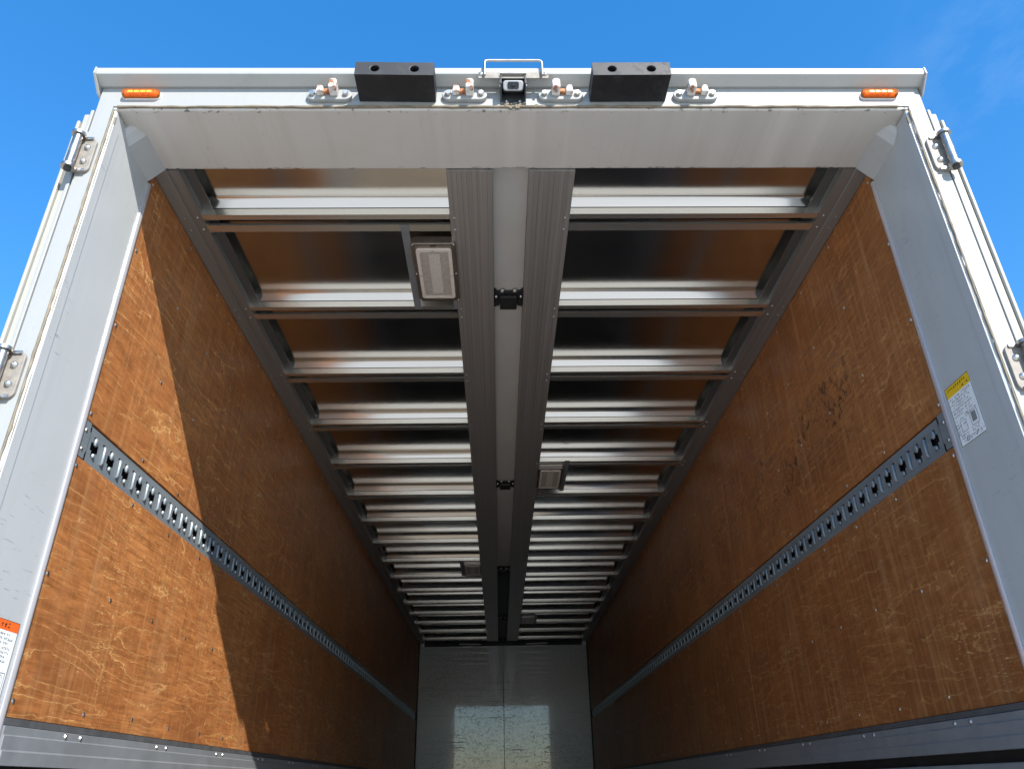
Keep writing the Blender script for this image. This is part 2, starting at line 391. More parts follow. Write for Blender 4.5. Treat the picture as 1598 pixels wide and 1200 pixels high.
# rear door frame
for s in (-1, 1):
    p = MB().box(s*A, s*OUT, 0, YD, FLOOR, T-.002).build('door_post', M['paint_post'], truck, bevel=.006)
    # white outer face of the post
    # welded fold a little inside the opening
    MB().box(s*(A-.0025), s*(A+.001), .0, .034, FLOOR, T-.06).build('weld_strip', M['paint_post'], p, bevel=.001, seg=1)
    # ragged sealant bead along the door seat
    b = MB(); pts = []; rad = []; z = T-.012
    while z > FLOOR+.1:
        pts.append((s*(A+.0085+random.uniform(-.0009, .0009)), -.004+random.uniform(-.0015, .0015), z)); rad.append(.0034*random.uniform(.6, 1.3)); z -= .022
    b.tube(pts, rad, 8).build('seal_bead', M['seal'], p, True)
    b = MB(); pts = []; z = T-.03
    while z > FLOOR+.1:
        pts.append((s*(A+.001), .004+random.uniform(-.001, .001), z)); z -= .06
    b.tube(pts, .0035, 8).build('seal_bead', M['seal'], p, True)
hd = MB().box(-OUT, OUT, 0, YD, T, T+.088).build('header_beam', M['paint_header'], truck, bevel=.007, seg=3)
i_ = A+.013
MB().prism([(-OUT, FLOOR), (-i_, FLOOR), (-i_, T+.010), (i_, T+.010), (i_, FLOOR), (OUT, FLOOR), (OUT, T+.086), (-OUT, T+.086)],
           lambda u, v, d: (u, d, v), -.004, -.0005).build('frame_face', M['paint_front'], truck)
b = MB(); pts = []; rad = []; x = -A
while x < A:
    pts.append((x, -.0035+random.uniform(-.001, .001), T+.0075+random.uniform(-.001, .001))); rad.append(.0042*random.uniform(.75, 1.2)); x += .04
b.tube(pts, rad, 8).build('seal_bead', M['seal'], hd, True)
# torn sealant near the middle of the header
b = MB()
for k in range(16):
    x = .0+random.gauss(0, .025); b.dome((x, -.006, T+random.uniform(-.002, .018)), (random.uniform(-.4, .4), -1, -.4), random.uniform(.003, .008), random.uniform(.003, .007), 6, 2)
b.tube([(.01, -.006, T+.006), (.06, -.008, T+.004), (.13, -.006, T+.005), (.2, -.004, T+.008)], [.004, .0045, .003, .002], 6)
b.build('torn_sealant', M['seal'], hd, False)
# chamfer gussets in the upper corners, rounded off towards the rear
for s in (-1, 1):
    b = MB(); R = [(.060, .016), (.072, .032), (.10, .050), (YD-.002, .052)]
    vs = []; fs = []
    for y, d in R: vs += [(s*A, y, T-d), (s*(A-d*.9), y, T), (s*(A+.01), y, T+.01)]
    for i in range(len(R)-1):
        for k in range(3): fs.append((i*3+k, i*3+(k+1) % 3, (i+1)*3+(k+1) % 3, (i+1)*3+k))
    fs += [(0, 1, 2), (len(R)*3-3, len(R)*3-2, len(R)*3-1)]
    b.add(vs, fs).build('corner_gusset', M['paint_post'], truck, False)
# rain gutter along the top rear edge
prof = [(0, .088), (-.012, .086), (-.040, .098), (-.0455, .101), (-.0475, .108), (-.0475, .122), (-.044, .128), (0.05, .132), (.05, .10)]
gu = MB().prism([(y, z+T) for y, z in prof], lambda u, v, d: (d, u, v), -1.257, 1.257).build('rain_gutter', M['gutter'], truck)
for s in (-1, 1):
    MB().prism([(.02, T+.055), (-.006, T+.057), (-.052, T+.098), (-.050, T+.126), (.02, T+.130)], lambda u, v, d: (d, u, v), s*1.2572, s*1.262).build('end_plate', M['gutter'], gu)

# open rear doors, folded back along the box sides, with hinges
def hinge(parent, s, z):
    h = empty('door_hinge', (s*1.256, -.03, z), parent)
    MB().tube([(0, 0, -.056), (0, 0, .056)], .0125, 18).build('knuckle', M['stainless'], h, True)
    for e in (-1, 1):
        MB().prism([(0.019*math.cos(a), 0.019*math.sin(a)) for a in [2*math.pi*k/18 for k in range(18)]], lambda u, v, d: (u, v, d), e*.057, e*.066).build('knuckle_cap', M['stainless'], h, True)
        MB().box(-s*.036, 0, .012, .018, e*.0555, e*.064).add([], []).build('hinge_arm', M['stainless'], h)
    MB().prism([(-s*(u+.020), v) for u, v in rrect(.052, .128, .018)], lambda u, v, d: (u, d, v), .017, .0265).build('hinge_plate', M['hinge'], h, bevel=.002)
    for e in (-1, 1):
        MB().dome((-s*.026, .017, e*.026), (0, -1, 0), .010, .009, 10, 3).build('bolt', M['screw'], h, True)
    MB().tube([(0, 0, -.072), (0, 0, -.066)], .010, 12).build('hinge_pin', M['dark'], h)
    return h
for s in (-1, 1):
    d = empty('rear_door', (0, 0, 0), truck)
    MB().box(s*1.268, s*1.292, .012, 1.22, FLOOR+.02, T-.006).build('door_panel', M['door'], d, bevel=.003)
    MB().box(s*1.2925, s*1.302, .004, .06, FLOOR+.02, T-.04).build('edge_strip', M['door'], d, bevel=.003)
    MB().box(s*1.258, s*1.2675, -.001, .05, FLOOR+.02, T-.002).build('hinge_stile', M['paint_front'], d, bevel=.002)
    MB().box(s*1.2495, s*1.2695, -.0035, -.0015, T-.20, T-.095).build('stile_plate', M['paint_front'], d)
    for z in (T-.195, T-.91, T-1.62, T-2.25): hinge(truck, s, z)

# amber marker lamps
def marker(x):
    m = empty('marker_lamp', (x, -.004, T+.052), truck)
    MB().prism(rrect(.118, .030, .0149, 8), lambda u, v, d: (u, -d, v), 0, .004).build('lamp_base', M['white'], m, True)
    b = MB(); lay = [(1.0, .004), (1.0, .010), (.93, .016), (.84, .020)]
    vs = []; base = rrect(.112, .027, .010, 4); n = len(base)
    for f, d in lay: vs += [(u-(1-f)*.0135*(1 if u > 0 else -1), -d, v*(1-(1-f)*1.6)) for u, v in base]
    fs = [(i*n+k, i*n+(k+1) % n, (i+1)*n+(k+1) % n, (i+1)*n+k) for i in range(len(lay)-1) for k in range(n)]
    fs += [tuple(range(n)), tuple(range(3*n, 4*n))]
    b.add(vs, fs).build('lens', M['amber'], m)
    for k in range(4): MB().prism([(-.036+k*.0185, -.0062), (-.0195+k*.0185, -.0062), (-.0205+k*.0185, .0035), (-.035+k*.0185, .0035)], lambda u, v, d: (u, -d, v), .0198, .0212).build('lens_facet', M['amber_in'], m, bevel=.0008, seg=1)
    for k in range(4): MB().box(-.047+k*.0235, -.0235+k*.0235-.001, -.012, -.0045, -.0095, .0095).build('reflector', M['amber_in'], m, bevel=.002)
    return m
tag(marker(-1.126), 'small amber marker lamp at the upper left corner of the frame'); tag(marker(1.119), 'small amber marker lamp at the upper right corner of the frame')

# lock-rod keepers on the header
def keeper(x, s):
    k = empty('lock_keeper', (x, -.004, T+.045), truck)
    pl = rrect(.136, .046, .0228, 8)
    MB().prism([(u, v*(1 if abs(u) < .03 else .92)) for u, v in pl], lambda u, v, d: (u, -d, v), 0, .014).build('plate', M['paint_front'], k, bevel=.003)
    for e in (-1, 1):
        MB().prism([(e*.050+.0095*math.cos(a), .0095*math.sin(a)) for a in [math.pi/3*j+.3 for j in range(6)]], lambda u, v, d: (u, -d, v), .014, .024).build('bolt', M['screw'], k, bevel=.001, seg=1)
    # tall and short lugs with the rusty bridge between
    MB().prism([(-.014, -.014), (.014, -.014), (.014, .016), (.008, .023), (-.008, .023), (-.014, .016)], lambda u, v, d: (s*.016+u*.85, -d, v+.004), .014, .052).build('tall_lug', M['rusty'], k, bevel=.004)
    MB().prism([(-.010, -.013), (.011, -.013), (.011, .006), (.003, .014), (-.007, .013)], lambda u, v, d: (-s*.026+u*s, -d, v+.006), .014, .034).build('short_lug', M['rusty'], k, bevel=.003)
    MB().box(-s*.018, s*.006, -.026, -.0135, -.002, .013).build('bridge', M['rust'], k, bevel=.003)
    return k
for x, s, w_ in ((-.561, 1, 'left of the left rubber buffer'), (-.153, 1, 'between left buffer and reversing camera'), (.139, -1, 'between reversing camera and right buffer'), (.550, -1, 'right of the right rubber buffer')):
    tag(keeper(x, s), 'white lock keeper with rusty lugs ' + w_)

# black rubber dock buffers with two bolt holes
def buffer(x0, x1, skew):
    o = empty('rubber_buffer', ((x0+x1)/2, -.004, T+.053), truck)
    w = x1-x0; b = MB(); seg = 14; hs = [(-.058, 0), (.058, 0)]; z0, z1, d = -.0265, .0265, .100
    # front face with round openings
    bm = bmesh.new()
    def ring(y, pts): return [bm.verts.new((px, y, pz)) for px, pz in pts]
    xs = [-w/2, 0, w/2]
    for i, (hx, hz) in enumerate(hs):
        xa, xb = xs[i], xs[i+1]
        circ = [(hx+.0125*math.cos(2*math.pi*k/24), hz+.0125*math.sin(2*math.pi*k/24)) for k in range(24)]
        def onrect(a):
            c_, s_ = math.cos(a), math.sin(a); ts = []
            if c_ > 1e-9: ts.append((xb-hx)/c_)
            if c_ < -1e-9: ts.append((xa-hx)/c_)
            if s_ > 1e-9: ts.append((z1-hz)/s_)
            if s_ < -1e-9: ts.append((z0-hz)/s_)
            t_ = min(ts); return (hx+t_*c_, hz+t_*s_)
        angs = sorted(set([2*math.pi*k/24 for k in range(24)] + [math.atan2(zz-hz, xx-hx) % (2*math.pi) for xx in (xa, xb) for zz in (z0, z1)]))
        inn = ring(-d, [(hx+.0125*math.cos(a), hz+.0125*math.sin(a)) for a in angs]); out = ring(-d, [onrect(a) for a in angs])
        dep = ring(-d+.045, [(hx+.0115*math.cos(a), hz+.0115*math.sin(a)) for a in angs]); n = len(angs)
        for k in range(n):
            j = (k+1) % n
            bm.faces.new((inn[k], inn[j], out[j], out[k])); bm.faces.new((inn[k], dep[k], dep[j], inn[j]))
        bm.faces.new(dep)
    v = [bm.verts.new(p) for p in ((-w/2, -d, z0), (w/2, -d, z0), (w/2, -d, z1), (-w/2, -d, z1), (-w/2, 0, z0), (w/2, 0, z0), (w/2, 0, z1), (-w/2, 0, z1))]
    for f in ((0, 1, 5, 4), (1, 2, 6, 5), (2, 3, 7, 6), (3, 0, 4, 7), (4, 5, 6, 7)): bm.faces.new([v[i] for i in f])
    bmesh.ops.remove_doubles(bm, verts=bm.verts[:], dist=1e-5); bmesh.ops.recalc_face_normals(bm, faces=bm.faces[:])
    m = bpy.data.meshes.new('block'); bm.to_mesh(m); bm.free(); m.materials.append(M['rubber'])
    bl = bpy.data.objects.new('block', m); COL.objects.link(bl); bl.parent = o
    bv = bl.modifiers.new('bevel', 'BEVEL'); bv.width = .0025; bv.segments = 2; bv.limit_method = 'ANGLE'; bv.angle_limit = math.radians(60)
    o.rotation_euler.y = skew
    for hx, hz in hs: MB().tube([(hx, -d+.044, hz), (hx, -d+.056, hz)], .008, 10).build('bolt', M['dark'], o)
    return o
tag(buffer(-.470, -.239, math.radians(.9)), 'black rubber buffer block left of the reversing camera'); tag(buffer(.2265, .457, math.radians(-.4)), 'black rubber buffer block right of the reversing camera')

# reversing camera on its bracket, under a bent-rod guard
c = tag(empty('reversing_camera', (-.006, -.004, T+.06), truck), 'small black reversing camera in the middle of the header')
MB().box(-.039, .039, -.004, 0, -.044, .030).build('back_plate', M['dark'], c)
for s in (-1, 1):
    MB().prism([(-.004, -.036), (-.052, -.012), (-.052, .026), (-.004, .026)], lambda u, v, d: (d, u, v), s*.0345, s*.0385).build('cheek', M['dark'], c)
    for z in (-.004, .016): MB().dome((s*.0386, -.036, z), (s, 0, 0), .005, .004, 8, 2).build('screw', M['screw'], c, True)
    MB().dome((s*.020, -.004, -.034), (0, -1, 0), .0048, .004, 8, 2).build('screw', M['screw'], c, True)
MB().box(-.040, .040, -.056, -.002, .0265, .0295).build('hood', M['stainless'], c, bevel=.001)
tilt = Matrix.Rotation(math.radians(38), 4, 'X')
def cam_body(w, h, r, d0, d1, name, mat, bev=0):
    b = MB().prism(rrect(w, h, r, 4), lambda u, v, d: tuple(tilt @ Vector((u, -d, v)) + Vector((0, -.022, .006))), d0, d1)
    return b.build(name, M[mat], c, bevel=bev)
cam_body(.066, .034, .009, -.012, .016, 'body', 'rubber', .002)
cam_body(.062, .030, .010, .0162, .024, 'face_ring', 'camera_grey', .003)
cam_body(.034, .021, .005, .0242, .0262, 'window', 'glass_dark', .0008)
b = MB(); b.dome(tuple(tilt @ Vector((0, -.0265, 0)) + Vector((0, -.022, .006))), tuple(tilt @ Vector((0, -1, 0))), .006, .003, 14, 3).build('lens', M['glass_dark'], c, True)
gd = empty('guard_bracket', (-.005, -.004, T+.100), truck)
MB().box(-.106, .106, -.047, -.0435, -.024, .001).build('mount_strip', M['hinge'], gd, bevel=.001)
pts = []
for cx, a0 in ((-.075, 180), (.075, 90)):
    seq = range(0, 7)
    for k in seq:
        a = math.radians(a0 - 90*k/6); pts.append((cx+.012*math.cos(a) if True else 0, -.056, .030+.012*math.sin(a)))
pts = [(-.087, -.056, -.022)] + pts + [(.087, -.056, -.022)]
pts[1:8] = [(-.075+.012*math.cos(math.radians(180-15*k)), -.056, .030+.012*math.sin(math.radians(180-15*k))) for k in range(7)]
pts[8:15] = [(.075+.012*math.cos(math.radians(90-15*k)), -.056, .030+.012*math.sin(math.radians(90-15*k))) for k in range(7)]
MB().tube(pts, .0042, 10).build('guard_rod', M['stainless'], gd, True)
for s in (-1, 1): MB().dome((s*.097, -.0475, -.007), (0, -1, 0), .008, .006, 10, 3).build('bolt', M['screw'], gd, True)

# ------------------------------------------------------------------ inside: ceiling
PITCHM, Y1 = .582, .472
NM = 16
XB = {-1: (-.226, -.072), 1: (.051, .204)}           # centre beams
SZ = .031                                            # sheet height above the member flanges
XR = 1.105                                           # inner edge of the side rails
for s in (-1, 1):
    rl = MB().prism([(A-.001, -.004), (XR+.045, 0.0), (XR+.040, .003), (XR+.036, 0), (XR, 0), (XR, .030), (XR-.002, .030), (XR-.002, .058), (A-.001, .058)],
                    lambda u, v, d: (s*u, d, T+v), YD+.003, L-.06).build('side_rail', M['rail'], truck)
    MB().box(s*(XR-.003), s*(XR-.038), YD+.003, L-.06, T+.024, T+.027).build('rail_ledge', M['ledge'], rl)
    rv_ = MB()
    for k in range(NM):
        y = Y1+k*PITCHM
        for dy in (.014, .078):
            rv_.dome((s*(XR+.020), y+dy, T), (0, 0, -1), .0048, .004, 6, 2)
            rv_.dome((s*(XR+.066), y+dy+.002, T-.001), (0, 0, -1), .0042, .0035, 6, 2)
    tag(rv_.build('rivets', M['screw'], rl, True), kind='stuff')
    # centre beam: a wide extrusion with shallow grooves
    x0, x1 = XB[s]; n = 9; pr = []
    for k in range(n):
        xa = x0+(x1-x0)*k/n; xb = x0+(x1-x0)*(k+1)/n
        pr += [(xa+.0007, -.0), (xb-.0007, -.0), (xb, .0013)]
    pr += [(x1, .055), (x0, .055)]
    cb = MB().prism(pr, lambda u, v, d: (u, d, T-.006+v), YD+.003, L-.20).build('centre_beam', M['beam'], truck)
    rv_ = MB()
    for k in range(NM):
        for dy in (.014, .078):
            rv_.dome(((x0 if s < 0 else x1)-s*.016, Y1+k*PITCHM+dy, T-.006), (0, 0, -1), .0048, .004, 6, 2)
    tag(rv_.build('rivets', M['screw'], cb, True), kind='stuff')
# cover strip in the channel between the beams, and the black hinge brackets
MB().box(-.071, .050, YD+.003, 5.42, T+.022, T+.026).build('channel_cover', M['channel'], truck)
MB().box(-.071, .050, 5.425, L-.1, T+.034, T+.038).build('channel_cover', M['dark'], truck)
for y in (.955, 3.17, 5.47, 7.80):
    br = empty('hinge_bracket', (-.0105, y, T), truck)
    w = .0595
    MB().prism([(-w, -.01), (-w, .125), (-.038, .115), (-.036, .09), (.036, .09), (.038, .115), (w, .125), (w, -.01), (.045, .012), (-.045, .012)],
               lambda u, v, d: (u, v, d), .012, .020).build('bracket_plate', M['rubber'], br, bevel=.002)
    MB().box(-.036, .036, .03, .122, -.006, .011).build('hinge_block', M['rubber'], br, bevel=.004)
    for s in (-1, 1):
        MB().dome((s*.026, .006, .011), (0, -.3, -1), .011, .008, 12, 3).build('bolt', M['stainless'], br, True)
        MB().dome((s*.052, .045, .011), (-s*.5, 0, -1), .007, .008, 10, 3).build('screw', M['screw'], br, True)
# cross members and ceiling sheets, bay by bay
memb = {}
sheets = {}
def sheet_mesh(xa, xb, ya, yb, phase):
    """pressed roof sheet: flat pan whose rim curves down to the members."""
    w, l = xb-xa, yb-ya; BN = .013; AM = math.radians(57); RR = BN/math.sin(AM); E_ = .027
    D1 = RR*(1-math.cos(AM)); DROP = D1+(E_-BN)*math.tan(math.radians(59.5))
    rim = [0, .004, .0085, .013] + [E_-RR*math.sin(AM*a/6) for a in range(5, -1, -1)]
    xs_ = rim + [E_+(w-2*E_)*k/10 for k in range(1, 10)] + [w-r for r in reversed(rim)]
    ys_ = rim + [E_+(l-2*E_)*k/6 for k in range(1, 6)] + [l-r for r in reversed(rim)]
    vs = []; fs = []; nx = len(xs_); ny = len(ys_)
    def f_(d):
        e = max(0.0, E_-d)
        if e <= BN: return (RR-math.sqrt(RR*RR-e*e))/DROP
        q_ = (e-BN)/(E_-BN)
        return (D1+(DROP-D1)*(q_*.93+q_*q_*.07))/DROP
    for v in ys_:
        for u in xs_:
            cx = f_(u if xa < 0 else w-u); cyy = max(f_(v), f_(l-v))
            wob = 1+.03*math.sin(5*u+phase)
            z = SZ+DROP - DROP*max(cx*.6, cyy*wob if cyy < .98 else cyy) - .0022*math.sin(math.pi*v/l)*math.sin(math.pi*u/w)*math.cos(phase)
            vs.append((xa+u, ya+v, T+z))
    for j in range(ny-1):
        for i in range(nx-1): a = j*nx+i; fs.append((a, a+1, a+nx+1, a+nx))
    return vs, fs
for s in (-1, 1):
    xa, xb = (-XR+.0, -.2265) if s < 0 else (.2045, XR)
    for k in range(NM):
        y = Y1+k*PITCHM
        m_ = MB()
        # web, first flange, open slot, second lipped flange
        m_.prism([(0, 0), (.026, 0), (.026, .003), (.003, .003), (.003, SZ-.003), (0, SZ-.003)], lambda u, v, d: (d, u, v), xa, xb)
        m_.prism([(.056, 0), (.092, 0), (.092, SZ-.002), (.089, SZ-.002), (.089, .003), (.059, .003), (.059, .010), (.056, .010)], lambda u, v, d: (d, u, v), xa, xb)
        if s not in memb: memb[s] = m_.mesh('cross_member', M['member'])
        o = bpy.data.objects.new('cross_member', memb[s]); COL.objects.link(o); o.parent = truck; o.location = (0, y, T)
        ya = (YD-.06) if k == 0 else y-PITCHM+.07
        vs, fs = sheet_mesh(xa, xb, ya, y-.0015, random.uniform(0, 6))
        MB().add(vs, fs).build('ceiling_sheet', M['sheet'], truck, True)
    MB().box(xa, xb, Y1, L-.1, T+SZ+.042, T+SZ+.046).build('roof_liner', M['dark'], truck)
    vs, fs = sheet_mesh(xa, xb, Y1+(NM-1)*PITCHM+.07, L-.08, 0.0)
    MB().add(vs, fs).build('ceiling_sheet', M['sheet'], truck, True)

# interior lamps on straps between the members
def lamp(x, y):
    l_ = empty('ceiling_lamp', (x, y, T), truck)
    sgn = -1 if x < 0 else 1
    b = MB().box(sgn*.083, sgn*.112, -.085, .455, -.0045, -.0015)
    b.build('mount_strap', M['lower'], l_)
    MB().box(sgn*-.083, sgn*-.055, .365, .455, -.0045, -.0015).build('mount_strap', M['lower'], l_)
    MB().prism([(u, v+.183) for u, v in rrect(.166, .372, .012, 3)], lambda u, v, d: (u, v, d), -.022, .012).build('housing', M['lamp_body'], l_, bevel=.002)
    out = rrect(.134, .318, .012, 3); inn = rrect(.108, .288, .006, 3); n = len(out)
    vs = [(u, v+.183, -.0225) for u, v in out]+[(u, v+.183, -.0285) for u, v in out]+[(u, v+.183, -.0285) for u, v in inn]+[(u, v+.183, -.0225) for u, v in inn]
    fs = [(i*n+k, i*n+(k+1) % n, ((i+1) % 4)*n+(k+1) % n, ((i+1) % 4)*n+k) for i in range(4) for k in range(n)]
    MB().add(vs, fs).build('bezel', M['lamp_frame'], l_)
    MB().box(-.0535, .0535, .0405, .3255, -.0265, -.0225).build('diffuser', M['lamp_lens'], l_)
    MB().box(-.021, .021, .052, .306, -.0275, -.0268).build('led_strip', M['lamp_led'], l_)
    sc = MB()
    for px, py in ((-.077, .004), (.077, .004), (-.077, .183), (.077, .183), (-.077, .362), (.077, .362)): sc.dome((px, py, -.0222), (0, 0, -1), .0042, .003, 8, 2)
    for px, py in ((0, .031), (0, .335), (-.060, .183), (.060, .183)): sc.dome((px, py, -.0287), (0, 0, -1), .0042, .003, 8, 2)
    sc.build('screws', M['screw'], l_, True)
    MB().box(-.012, .010, .006, .014, -.0232, -.0222).build('maker_plate', M['ink'], l_)
    return l_
la = lamp(-.296, .612); lb = lamp(.280, .612+4*PITCHM-.07)
lc = copy_tree(la, truck, (-.300, .612+8*PITCHM-.06, T)); ld = copy_tree(lb, truck, (.292, .612+12*PITCHM+.08, T))
for o_, w_ in ((la, 'nearest the rear header, left of the centre beams'), (lb, 'second from the rear, right of the centre beams'), (lc, 'third from the rear, left of the centre beams'), (ld, 'farthest from the rear, right of the centre beams')):
    tag(o_, 'rectangular ceiling lamp ' + w_)

# ------------------------------------------------------------------ inside: walls
SEAMS = [.262, 2.352, 4.792, 7.232, 9.50]
ZE0, ZE1 = T-1.0, T-.8995           # lashing rail
ZB = T-1.645                        # bottom of the plywood
scr_cols = [.281, .624, .921, 1.217, 1.507, 1.782, 2.09]
for s in (-1, 1):
    pm = M['ply_l' if s < 0 else 'ply_r']
    for i in range(4):
        y0, y1 = SEAMS[i]+.001, SEAMS[i+1]-.001
        for z0, z1, rows in ((ZE1+.007, T-.0045, (-.035, -.30, -.585, -.874)), (ZB, ZE0-.001, (-1.023, -1.31, -1.608))):
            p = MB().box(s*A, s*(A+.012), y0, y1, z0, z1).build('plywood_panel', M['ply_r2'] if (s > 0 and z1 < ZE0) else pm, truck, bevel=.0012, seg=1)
            b = MB(); cols = scr_cols if i == 0 else []
            if i: 
                yy = y0+.02
                while yy < y1: cols.append(yy); yy += .297
                cols.append(y1-.02)
            for c_ in cols:
                for zz in rows: b.dome((s*(A-.0002), c_+random.uniform(-.006, .006), T+zz+random.uniform(-.005, .005)), (-s, 0, 0), .0066, .003, 8, 2)
            tag(b.build('screws', M['screw'], p, True), kind='stuff')
    for y_ in SEAMS[1:4]:
        for z0, z1 in ((ZE1+.007, T-.0045), (ZB, ZE0-.001)):
            MB().box(s*(A+.0006), s*(A+.011), y_-.00095, y_+.00095, z0, z1).build('seam_edge', M['raw_wood'], truck)
    # steel edging where the lining meets the door post
    MB().prism([(YD-.005, 0), (YD-.005, -.004), (YD+.002, -.008), (YD+.008, -.008), (YD+.013, -.004), (YD+.0135, 0)], lambda u, v, d: (s*(A+v), u, d), FLOOR+.01, T-.06).build('edge_trim', M['trim'], truck, True)
    # lashing rail
    P, Y0 = .0987, .3445
    n = int((L-.12-Y0)/P)
    ys = [-.0345, -.020, -.0105, .0105, .020, .0423, .0563, .0642]
    zs = [-.0495, -.030, -.012, .012, .022, .030, .0495]
    zc = (ZE0+ZE1)/2
    b = MB(); bt = MB()
    def X(d): return s*(A+.002-d)
    for k in range(n):
        yc = Y0+k*P
        for iy in range(len(ys)-1):
            ya, yb = ys[iy], ys[iy+1]
            if k == 0 and iy == 0: ya = -.033
            if k == n-1 and iy == len(ys)-2: yb = .058
            for iz in range(len(zs)-1):
                za, zb = zs[iz], zs[iz+1]; zm = (za+zb)/2; ym = (ya+yb)/2
                if abs(ym) < .0105 and abs(zm) < .03: continue
                if abs(ym) < .020 and abs(zm) < .012: continue
                if .0423 < ym < .0563 and .022 < zm < .03: continue
                b.add([(X(0), yc+ya, zc+za), (X(0), yc+yb, zc+za), (X(0), yc+yb, zc+zb), (X(0), yc+ya, zc+zb)], [(0, 1, 2, 3)])
        # pressed tongues and the upright loop bar
        near = k < 45
        if near:
            b.tube([(X(.001), yc+.0493, zc-.031), (X(.0045), yc+.0493, zc-.026), (X(.0045), yc+.0493, zc+.019), (X(.001), yc+.0493, zc+.0235)], [.0035, .0048, .0048, .0035], 8)
            for (cz, h, w) in ((.0165, .0135, .0095), (-.0235, .0075, .0065)):
                vs = []; fs = []; R, S = 4, 8
                for j in range(R+1):
                    th = math.pi*j/R
                    for q in range(S):
                        ph = 2*math.pi*q/S
                        vs.append((X(.0015+.0060*math.sin(th)*math.cos(ph)), yc+.001+w*math.sin(th)*math.sin(ph), zc+cz+h*math.cos(th)))
                for j in range(R):
                    for q in range(S): fs.append((j*S+q, j*S+(q+1) % S, (j+1)*S+(q+1) % S, (j+1)*S+q))
                b.add(vs, fs)
        else:
            b.box(X(0), X(.005), yc+.044, yc+.054, zc-.03, zc+.022)
            b.box(X(-.004), X(.005), yc-.007, yc+.007, zc+.006, zc+.026)
    ye = Y0+(n-1)*P+.058
    # folded edges
    b.box(X(0), X(-.022), Y0-.033, ye, zc-.0510, zc-.0495); b.box(X(0), X(-.022), Y0-.033, ye, zc+.0495, zc+.0510)
    rail = tag(b.build('lashing_rail', M['galv'], truck, True), 'slotted grey lashing rail along the %s plywood wall' % ('left' if s < 0 else 'right'))
    MB().box(s*(A+.0245), s*(A+.0265), .27, ye, ZE0-.0, ZE1+.02).build('rail_backing', M['dark'], rail)
    ep = MB().prism([(.263, ZE0), (.300, ZE0), (.300, ZE0+.02), (.305, ZE0+.024), (.305, ZE1-.022), (.300, ZE1-.018), (.300, ZE1+.004), (.263, ZE1+.004)], lambda u, v, d: (s*d, u, v), A-.001, A+.003).build('rail_end_plate', M['galv'], truck)
    for zz in (-.027, .027): MB().dome((s*(A-.001), .280, zc+zz), (-s, 0, 0), .0055, .004, 8, 2).build('screw', M['screw'], ep, True)
    # lower side rail, its seal, the dark gap and the drop side below
    lr = MB().prism([(A-.004, -1.662), (A-.010, -1.664), (A-.010, -1.681), (A-.014, -1.684), (A-.014, -1.712), (A-.018, -1.716), (A-.018, -1.744), (A+.03, -1.744), (A+.03, -1.662)],
                    lambda u, v, d: (s*u, d, T+v), .264, L-.06).build('lower_rail', M['lower'], truck)
    MB().box(s*(A-.006), s*(A+.012), .264, L-.06, T-1.6615, ZB-.0015).build('rubber_seal', M['seal_grey'], lr)
    b = MB(); y = .535
    while y < L-.2:
        for dy in (0, .078): b.dome((s*(A-.010), y+dy, T-1.6725), (-s, 0, 0), .0062, .005, 8, 2)
        y += .583
    tag(b.build('rivets', M['screw'], lr, True), kind='stuff')
    MB().box(s*(A+.024), s*(A+.03), .264, L-.06, T-1.775, T-1.745).build('gap_seal', M['rubber'], truck)
    ds = MB().box(s*(A-.012), s*(A+.03), .264, L-.06, FLOOR+.002, T-1.772).build('drop_side', M['lower'], truck, bevel=.004)

# far bulkhead in two sheets with a seam strip
for xa, xb in ((-1.178, -.0022), (.0022, 1.178)):
    MB().box(xa, xb, L-.002, L+.02, FLOOR+.002, T-.040).build('bulkhead_sheet', M['bulkhead'], truck, bevel=.0015, seg=1)
MB().box(-1.23, 1.23, L+.022, L+.045, FLOOR+.002, T+.08).build('bulkhead_frame', M['dark'], truck)
MB().box(-1.19, 1.19, L-.05, L+.02, T+.034, T+.08).build('front_header', M['dark'], truck)
for s in (-1, 1):
    MB().box(s*1.181, s*1.192, L-.012, L+.021, FLOOR+.002, T-.03).build('corner_strip', M['rubber'], truck)
    # lift cylinder and rod lying along the top of the bulkhead
    cyl = empty('lift_cylinder', (0, 0, 0), truck)
    MB().tube([(s*1.0, L-.06, T-.014), (s*.62, L-.06, T-.018)], .021, 12).build('barrel', M['dark'], cyl, True)
    MB().tube([(s*.62, L-.06, T-.018), (s*.30, L-.06, T-.027)], .011, 10).build('rod', M['stainless'], cyl, True)
    MB().tube([(s*.32, L-.06, T-.022), (s*.10, L-.075, T+.0)], .016, 10).build('link_arm', M['dark'], cyl, True)
    MB().dome((s*1.145, L-.035, T-.028), (0, -1, -.3), .034, .02, 10, 3).build('corner_cap', M['white'], truck, True)
MB().box(-.30, .30, L-.10, L-.03, T+.002, T+.032).build('pivot_block', M['dark'], truck, bevel=.01)

